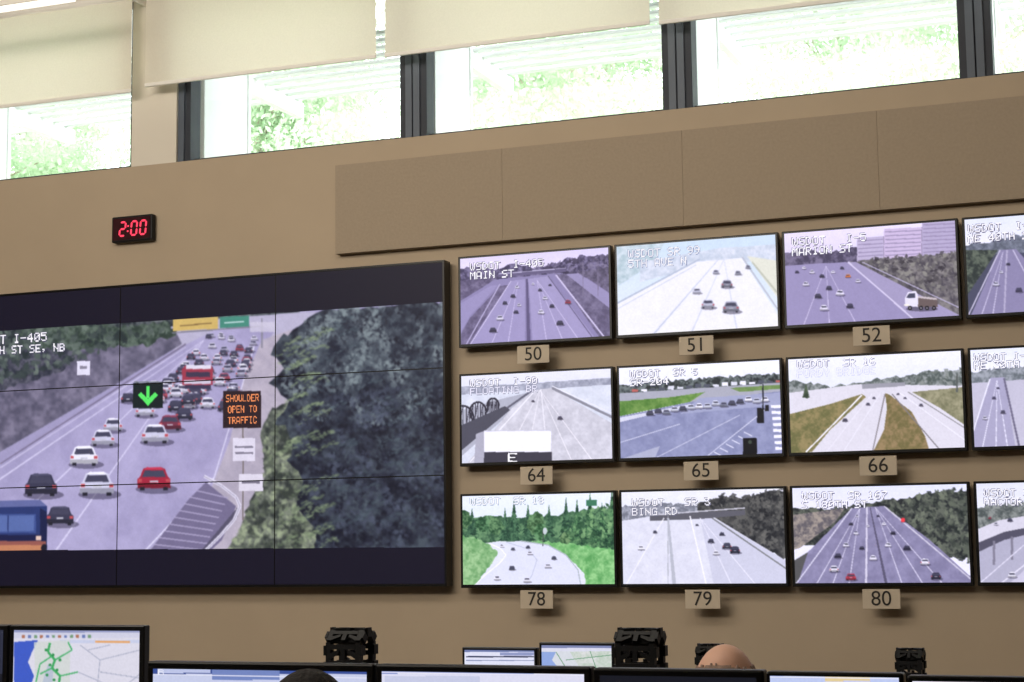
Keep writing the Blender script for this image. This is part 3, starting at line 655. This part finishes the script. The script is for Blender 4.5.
# ------------------------------------------------------------ desks
def desk(x0,x1,y0,y1,label):
    r=root('console_desk',((x0+x1)/2,(y0+y1)/2,0),label,'desk','rows of console desks'); w=(x1-x0)/2; d=(y1-y0)/2
    bx('desk_top',(-w,w,-d,d,.715,.75),M_desk,r,bevel=.006)
    for s in (-1,1): bx('side_panel',(s*w-(.04 if s>0 else 0),s*w+(0 if s>0 else .04),-d+.04,d-.02,0,.715),M_dark,r)
    bx('modesty_panel',(-w+.04,w-.04,d-.1,d-.07,.12,.715),M_dark,r)
desk(-2.75,.5,-7.0,-6.3,'long laminate console desk holding wide monitors')
desk(-4.7,.3,-5.35,-4.65,'long laminate console desk holding a map monitor')
desk(-3.6,-.4,-3.3,-2.6,'long laminate console desk holding small monitors')
def dmon(x0,x1,D,ratio,hh,paint,label,bz=.018):
    y=D-10; zt=CZ-ratio*D; xc=(x0+x1)/2; w=(x1-x0)/2; rl=(xc,y,.75)
    r=root('desktop_monitor',rl,label,'computer monitor','desktop monitors on the consoles')
    zb=zt-.75-hh
    bx('housing',(-w,w,0,.035,zb,zb+hh),M_bezel,r,bevel=.004)
    bx('back_cover',(-w*.6,w*.6,.035,.06,zb+.06,zb+hh-.06),M_black,r,bevel=.008)
    bm=bmesh.new(); box(bm,-.03,.03,.055,.08,.0,zb+hh*.5); mk('stand_neck',bm,M_black,r,bevel=.004)
    bx('stand_base',(-.12,.12,-.06,.13,0,.014),M_black,r,bevel=.005)
    c=Cv(x0+bz,x1-bz,.75+zb+bz,.75+zb+hh-bz,y-.001,240,150); paint(c); c.mesh('screen',y-.001,r,rl,gain=.95)
def pmap(c):
    c.fill((226,226,230)); c.rect(0,620,160,638,(214,216,226)); c.rect(0,620,160,632.5,(150,158,190))
    for k in range(12): c.rect(22+k*6,635,25+k*6,638,[(180,120,90),(110,130,180),(120,160,120)][k%3])
    c.rect(60,640,140,643,(206,214,230)); c.rect(95,641,130,643,(236,168,96))
    c.poly([(14,642),(38,640),(32,652),(28,662),(34,676),(26,700),(14,700)],(66,96,196)); c.poly([(40,690),(48,664),(54,668),(50,700)],(88,116,206))
    c.poly([(34,642),(70,640),(70,700),(36,700)],(214,222,208),.8)
    P=[(50,643),(48,652),(55,660),(52,668),(60,676),(58,690),(62,720)]
    for a,b in zip(P[:-1],P[1:]): c.line(*a,*b,2.4,(70,176,100)) 
    for a,b in (((52,656),(40,664)),((40,664),(36,682)),((55,660),(72,650)),((72,650),(68,642)),((60,676),(78,672)),((58,690),(44,684)),((52,668),(40,674))): c.line(*a,*b,1.5,(80,184,112))
    for k in range(9): c.ell(46+(k*7)%17,650+k*5,1.5,1.5,(50,150,80))
    for a,b in (((80,645),(100,660)),((100,660),(140,650)),((100,660),(96,700)),((78,672),(120,690)),((120,690),(145,670)),((88,650),(110,645)),((100,672),(140,678))): c.line(*a,*b,.8,(170,176,190))
    c.soften(1)
def pblue(c):
    c.fill((206,214,232)); c.rect(0,0,1100,674,(60,84,150)); c.rect(158,664,210,673,(196,206,230)); c.rect(212,664,280,680,(120,140,190)); 
    c.line(150,674.5,1100,690,1.2,(232,236,244))
    c.text('B',158,669,7,6,0,(240,244,255),None)
def pwhite(c):
    c.fill((228,230,240)); c.rect(0,0,1100,673.5,(104,128,196)); c.line(300,671,1100,684,1,(240,242,250)); c.rect(385,676,480,700,(206,212,228))
def pdark(c): c.fill((24,26,34)); c.rect(0,0,2000,674,(46,50,66))
def plist(c):
    c.fill((232,236,244)); c.rect(300,600,700,652,(120,134,176)); c.rect(466,656,534,657.5,(60,66,96)); c.rect(466,660,534,661,(150,160,190))
    c.rect(500,652.5,534,655.5,(150,160,196))
def pmap2(c):
    c.fill((222,228,226)); c.rect(300,600,700,648,(130,140,176)); c.rect(300,648,700,651,(226,228,236))
    c.poly([(540,652),(556,652),(552,660),(560,670),(540,670)],(150,176,222)); c.pn([(570,652),(614,651),(614,668),(580,668)],(196,214,190),(226,230,220),6)
    for a,b in (((556,652),(566,668)),((566,660),(612,655)),((590,651),(596,668))): c.line(*a,*b,.9,(120,170,130))
def pbrow(c):
    c.fill((198,212,240)); c.rect(0,0,1400,676,(130,160,224)); c.rect(825,672,870,681,(236,214,150)); c.line(760,677,1100,682,1,(240,242,250))
dmon(-.7589*5,-.6505*5,5,.0482,.36,pmap,'black desktop monitor showing a green and blue road map')
dmon(-.7607*5-.56,-.7607*5,5,.0482,.36,pdark,'black desktop monitor beside the map monitor')
Dn=3.3
dmon(-.648*Dn,-.481*Dn,Dn,.0717,.34,pblue,'wide black desktop monitor with a blue toolbar',.016)
dmon(-.4795*Dn,-.3365*Dn,Dn,.0717,.34,pwhite,'wide black desktop monitor with a white window open',.014)
dmon(-.3350*Dn,-.2310*Dn,Dn,.0722,.34,pdark,'black desktop monitor with a dark screen',.014)
dmon(-.2295*Dn,-.1510*Dn,Dn,.0728,.30,pbrow,'black desktop monitor with a pale blue screen',.008)
dmon(-.1490*Dn,-.0500*Dn,Dn,.0740,.30,pwhite,'black desktop monitor with a pale screen',.010)
dmon(-.4204*7,-.3710*7,7,.0605,.28,plist,'small black desktop monitor with a white window open',.012)
dmon(-.3695*7,-.3215*7,7,.0572,.29,pmap2,'small black desktop monitor showing a pale map',.012)
# ------------------------------------------------------------ cable carriers
linkm=None
def carrier(x,D,top,wd):
    global linkm
    r=root('cable_carrier',(x,D-10,.75),'black ladder-like cable carrier looping above the console','cable carrier','cable carriers on the consoles')
    if linkm is None:
        bm=bmesh.new()
        for s in (-1,1):
            a,b=(.36,.5) if s>0 else (-.5,-.36)
            box(bm,a,b,-.012,.012,-.0265,.0265)
            a,b=(.5,.56) if s>0 else (-.56,-.5)
            box(bm,a,b,-.014,.014,-.016,.016)
            a,b=(.12,.36) if s>0 else (-.36,-.12)
            v=[bm.verts.new(q) for q in ((a if s<0 else b,-.012,-.0265),(a if s<0 else b,-.012,-.008),(b if s<0 else a,-.012,.004),(b if s<0 else a,-.012,-.008))]
            w_=[bm.verts.new((q.co.x,-.004,q.co.z)) for q in v]
            bm.faces.new(v);bm.faces.new(w_[::-1])
            for i in range(4): bm.faces.new((v[i],w_[i],w_[(i+1)%4],v[(i+1)%4]))
        box(bm,-.36,.36,-.013,-.005,.004,.020); box(bm,-.36,.36,.005,.013,-.018,-.002)
        box(bm,-.06,.06,-.013,.0,-.0265,.004)
        bmesh.ops.recalc_face_normals(bm,faces=bm.faces)
        linkm=bpy.data.meshes.new('link'); bm.to_mesh(linkm); bm.free(); linkm.materials.append(M_black)
    bx('base_bracket',(-wd*.6,wd*.6,-.09,.09,0,.02),M_dark,r,bevel=.004)
    R=.045; H=top-.75-.05-.02; n=max(4,int(round(H/.05))); st=H/n
    path=[]
    for i in range(n): path.append((-R,.02+st*(i+.5),0))
    path+=[(-R*.72,.02+H+.014,-math.pi/4),(0,.02+H+.030,-math.pi/2),(R*.72,.02+H+.014,-3*math.pi/4)]
    for i in range(n): path.append((R,.02+H-st*(i+.5),math.pi))
    for (yy,zz,a) in path:
        o=bpy.data.objects.new('link',linkm); COL.objects.link(o); o.parent=r; o.location=(0,yy,zz); o.scale=(wd*.80,1,st/.053 if abs(a)<.1 or a>3 else .8); o.rotation_euler=(a,0,0)
carrier(-.497*4.9,4.9,CZ-.0475*4.9,.147); carrier(-.305*4.9,4.9,CZ-.0467*4.9,.147)
carrier(-.1465*7,7,CZ-.0576*7,.12); carrier(-.262*7,7,CZ-.0561*7,.12)
# ------------------------------------------------------------ people and chairs
def skin(V,E,Rr,sub=2):
    me=bpy.data.meshes.new('s'); me.from_pydata(V,E,[]); ob=bpy.data.objects.new('s',me); COL.objects.link(ob)
    ob.modifiers.new('k','SKIN')
    for i,rr in enumerate(Rr):
        sv=me.skin_vertices[0].data[i]; sv.radius=rr if isinstance(rr,tuple) else (rr,rr); sv.use_root=(i==0)
    sb=ob.modifiers.new('u','SUBSURF'); sb.levels=sub
    bpy.context.view_layer.update(); dg=bpy.context.evaluated_depsgraph_get()
    out=bpy.data.meshes.new_from_object(ob.evaluated_get(dg)); bpy.data.objects.remove(ob); return out
def person(loc,top,skinc,hairc,shirtc,bald,label):
    r=root('person',loc,label,'person'); S=top-1.37
    ms=mat('skin_tone',skinc,.5,var=.05,scale=14); mh=mat('hair',hairc,.8,var=.25,scale=90,bump=.5); mc=mat('shirt_cloth',shirtc,.9,var=.1,scale=90); mt=mat('trouser_cloth',(44,46,56),.9,var=.1); msh=mat('shoe_leather',(28,24,22),.5,var=.05)
    u=S
    V=[(0,0,.60),(0,-.02,.76),(0,-.01,.96+u*.6),(0,0,1.10+u),(0,.015,1.18+u)];E=[(0,1),(1,2),(2,3),(3,4)];Rr=[(.15,.11),(.135,.10),(.15,.105),(.075,.07),(.055,.055)]
    for s in (-1,1):
        k=len(V); V+=[(s*.18,0,1.04+u),(s*.235,.10,.84),(s*.19,.33,.79),(s*.185,.39,.785)];Rr+=[.065,.045,.03,(.038,.018)]
        E+=[(3,k),(k,k+1),(k+1,k+2),(k+2,k+3)]
        for f,(ox,L) in enumerate(((-.028,.07),(-.010,.08),(.010,.075),(.028,.06))):
            j=len(V); V+=[(s*.185+ox,.43,.785),(s*.185+ox*1.15,.43+L*.55,.788),(s*.185+ox*1.2,.43+L,.772)];Rr+=[.009,.0085,.007];E+=[(k+3,j),(j,j+1),(j+1,j+2)]
        j=len(V); V+=[(s*.145,.385,.782),(s*.128,.425,.775)];Rr+=[.011,.009];E+=[(k+3,j),(j,j+1)]
        k=len(V); V+=[(s*.09,.04,.56),(s*.12,.44,.54),(s*.12,.45,.12),(s*.12,.47,.055),(s*.125,.60,.04)];Rr+=[.085,.062,.04,.038,.03];E+=[(0,k),(k,k+1),(k+1,k+2),(k+2,k+3),(k+3,k+4)]
    me=skin(V,E,Rr,2)
    bm=bmesh.new(); bm.from_mesh(me)
    hz=top-.118
    def ball(cx,cy,cz_,rx,ry,rz,shape=False,seg=32):
        q=bmesh.ops.create_uvsphere(bm,u_segments=seg,v_segments=seg//2,radius=1)
        for v in q['verts']:
            x,y,z=v.co
            if shape:
                if z<0: y2=y*(1-.10*z*z); x*=(1+.28*z) ; y=y2
                if y<0 and z>-.3: y*=1.05
            v.co=(cx+x*rx,cy+y*ry,cz_+z*rz)
    ball(0,.03,hz,.079,.098,.118,True); ball(0,.125,hz-.022,.012,.022,.02,seg=12)
    ball(0,.10,hz-.078,.03,.022,.02,seg=12)
    for s in (-1,1): ball(s*.082,.02,hz-.015,.010,.02,.032,seg=12); ball(s*.031,.112,hz+.004,.014,.012,.010,seg=12)
    cyl(bm,(0,.015,1.15+u),(0,.025,hz),.052,.05,20)
    me2=bpy.data.meshes.new('body'); bm.to_mesh(me2); bm.free(); ob=bpy.data.objects.new('body',me2); COL.objects.link(ob)
    rm=ob.modifiers.new('r','REMESH'); rm.mode='VOXEL'; rm.voxel_size=.0065
    dg=bpy.context.evaluated_depsgraph_get(); me3=bpy.data.meshes.new_from_object(ob.evaluated_get(dg)); ob.modifiers.clear(); ob.data=me3
    me3.materials.clear(); me3.materials.append(ms)
    for f in me3.polygons: f.use_smooth=True
    ob.modifiers.new('sm','SMOOTH').iterations=4
    ob.parent=r
    for nm,mm,vv,ee,rr in (('shirt',mc,[(0,0,.60),(0,-.02,.76),(0,-.01,.96+u*.6),(0,0,1.09+u),(-.18,0,1.04+u),(-.237,.10,.84),(-.20,.27,.80),(.18,0,1.04+u),(.237,.10,.84),(.20,.27,.80)],[(0,1),(1,2),(2,3),(3,4),(4,5),(5,6),(3,7),(7,8),(8,9)],[(.165,.125),(.152,.117),(.165,.12),.092,.085,.062,.045,.085,.062,.045]),
                           ('trousers',mt,[(0,0,.585),(-.09,.04,.56),(-.12,.44,.54),(-.12,.45,.13),(.09,.04,.56),(.12,.44,.54),(.12,.45,.13)],[(0,1),(1,2),(2,3),(0,4),(4,5),(5,6)],[(.15,.115),.1,.077,.06,.1,.077,.06]),
                           ):
        m_=skin(vv,ee,rr,2); m_.materials.clear(); m_.materials.append(mm)
        for f in m_.polygons: f.use_smooth=True
        o_=bpy.data.objects.new(nm,m_); COL.objects.link(o_); o_.parent=r
    for s in (-1,1):
        bm=bmesh.new(); q=bmesh.ops.create_uvsphere(bm,u_segments=20,v_segments=12,radius=1)
        for v in q['verts']: v.co=(s*.122+v.co.x*.05,.53+v.co.y*.135,max(0,.05+v.co.z*.055-(.02 if v.co.y>0 else 0)*v.co.y))
        mk('shoe',bm,msh,r,smooth=True)
    bm=bmesh.new(); q=bmesh.ops.create_uvsphere(bm,u_segments=96,v_segments=60,radius=1)
    kill=[]
    for v in q['verts']:
        x,y,z=v.co.copy()
        n1=float(vn(np.array([x*60+z*29]),np.array([y*60+z*11]),3)[0])
        low=-.45 if y<.1 else (.0 if y<.45 else .42)
        if z<low or (bald and z>.60+.10*n1-.12*abs(x) and y>-.80): kill.append(v); continue
        nn=1.03+.02*n1
        if z<0: x*=(1+.28*z)
        if y<0: y*=1.05
        v.co=(x*.079*nn,.03+y*.098*nn,hz+z*.118*(1.0+(nn-1)*.8))
    bmesh.ops.delete(bm,geom=kill,context='VERTS')
    hobj=mk('hair',bm,mh,r,smooth=True); sd=hobj.modifiers.new('sol','SOLIDIFY'); sd.thickness=.004; sd.offset=-1
    # chair
    c=root('office_chair',(loc[0],loc[1],0),'black office swivel chair at a console','chair','office chairs at the consoles')
    bx('seat',(-.25,.25,-.22,.26,.40,.465),M_black,c,bevel=.03); bx('backrest',(-.22,.22,-.24,-.185,.56,1.0),M_black,c,bevel=.025)
    bx('back_support',(-.03,.03,-.25,-.215,.42,.8),M_dark,c,bevel=.005)
    bm=bmesh.new(); cyl(bm,(0,0,.1),(0,0,.40),.028); mk('gas_column',bm,M_dark,c,smooth=False)
    for k in range(5):
        a=2*math.pi*k/5+.3
        bm=bmesh.new(); cyl(bm,(0,0,.11),(.28*math.cos(a),.28*math.sin(a),.075),.025,.016,10); mk('base_leg',bm,M_black,c)
        bm=bmesh.new(); X,Y=.28*math.cos(a),.28*math.sin(a); cyl(bm,(X-.02*math.sin(a),Y+.02*math.cos(a),.03),(X+.02*math.sin(a),Y-.02*math.cos(a),.03),.03,n=14); cyl(bm,(X,Y,.05),(X,Y,.085),.008,n=8); mk('caster',bm,M_black,c)
person((-.2535*4.2,4.17-10,0),CZ-.0572*4.2,(204,160,138),(134,112,98),(90,98,112),True,'person with balding greyish hair seated facing the wall displays')
person((-.5276*2.75,2.72-10,0),CZ-.0765*2.75,(196,150,124),(24,20,20),(60,70,92),False,'person with dark hair seated at the wide monitors')
# ------------------------------------------------------------ outside
M_grass=mat('grass',(190,196,176),.9,var=.2,scale=3)
g=bx('ground',(-70,50,.3,90,-.3,-.02),M_grass); g['kind']='structure'
for n,X in enumerate((2.6,.82,-.963,-2.747,-4.527,-6.30,-8.44)):
    bm=bmesh.new(); box(bm,-.04,.04,0,.62,0,5.10-(SILL-.4)); box(bm,-.05,.05,.60,.64,0,5.10-(SILL-.4)); box(bm,-.03,.03,.62,1.5,4.98-(SILL-.4),5.10-(SILL-.4)); o=mk('sunshade_fin',bm,M_fin,loc=(X,.3,SILL-.4),bevel=.005)
    tag(o,'white metal fin bracket outside the high windows','sunshade bracket','sunshade fins')
for k in range(9):
    y0=.36+k*.16
    bm=bmesh.new(); box(bm,-7.5,7.5,0,.06,0,.025); o=mk('sunshade_louver',bm,M_louv,loc=(-3,y0,5.10),bevel=.003)
    tag(o,'pale metal louver of the sunshade above windows','louver','sunshade louvers')
M_bark=mat('bark',(180,170,156),.9,var=.2,scale=8)
def foliage(n,seed):
    rs=np.random.RandomState(seed)
    nc=150; a=rs.rand(nc)*6.283; hz_=rs.rand(nc); R=(2.15*(1-hz_**3*.8))*np.sqrt(rs.rand(nc)); C=np.stack([R*np.cos(a),R*np.sin(a),4.5+hz_*8.5],1)
    idx=rs.randint(0,nc,n); off=np.clip(rs.randn(n,3),-1.6,1.6)*np.array([.36,.36,.22]); P=C[idx]+off
    u=rs.randn(n,3);u/=np.linalg.norm(u,axis=1)[:,None]; w=rs.randn(n,3); w-=u*(w*u).sum(1)[:,None]; w/=np.linalg.norm(w,axis=1)[:,None]
    s=.035+.04*rs.rand(n)[:,None]
    V=np.stack([P-u*s,P-w*s*.5,P+u*s,P+w*s*.5],1).reshape(-1,3)
    me=bpy.data.meshes.new('foliage'); me.from_pydata(V.tolist(),[],np.arange(4*n).reshape(-1,4).tolist()); me.materials.append(M_leaf); return me,C
FM=[foliage(45000,11),foliage(45000,12)]
pos=[(-24.6,13.5),(-19,13),(-13.4,13.8),(-7.9,13),(-2.0,13.6),(3.6,13.2),(-27.6,19.6),(-22,19.2),(-16.4,20),(-10.8,19.4),(-5.2,19.8),(.4,19.2)]
for k,(x,y) in enumerate(pos):
    fm,C=FM[k%2]
    r=root('tree',(x,y,-.02),'tall leafy pale green tree outside the high windows','tree','trees outside the windows')
    r.rotation_euler=(0,0,k*1.3); r.scale=(1,1,1+.06*(k%3))
    bm=bmesh.new(); cyl(bm,(0,0,0),(.05,0,6),.2,.12,12); cyl(bm,(.05,0,6),(0,0,12),.12,.03,12)
    for q in C[::4]: cyl(bm,(0.02,0,max(1.5,q[2]-.9)),tuple(q),.035,.01,6)
    mk('trunk',bm,M_bark,r,smooth=True)
    o=bpy.data.objects.new('foliage',fm); COL.objects.link(o); o.parent=r; o['kind']='stuff'
# ------------------------------------------------------------ light
w=bpy.data.worlds.new('world'); scene.world=w; w.use_nodes=True
w.node_tree.nodes['Background'].inputs['Color'].default_value=(.96,.98,1,1); w.node_tree.nodes['Background'].inputs['Strength'].default_value=5.2
def area(name,loc,target,sx,sy,power,color):
    l=bpy.data.lights.new(name,'AREA'); l.shape='RECTANGLE'; l.size=sx; l.size_y=sy; l.energy=power; l.color=color
    o=bpy.data.objects.new(name,l); COL.objects.link(o); o.location=loc
    d=Vector(target)-Vector(loc); o.rotation_euler=d.to_track_quat('-Z','Y').to_euler()
area('ceiling_lamp_light',(-4,-5.0,5.85),(-4,-2.0,2.5),8,2.0,260,(1,.92,.81))
area('wall_fill_light',(-6,-9.5,5.6),(-5,0,4.6),5,1.5,470,(1,.92,.81))  # unseen fill light added to brighten the front wall, no fixture behind it
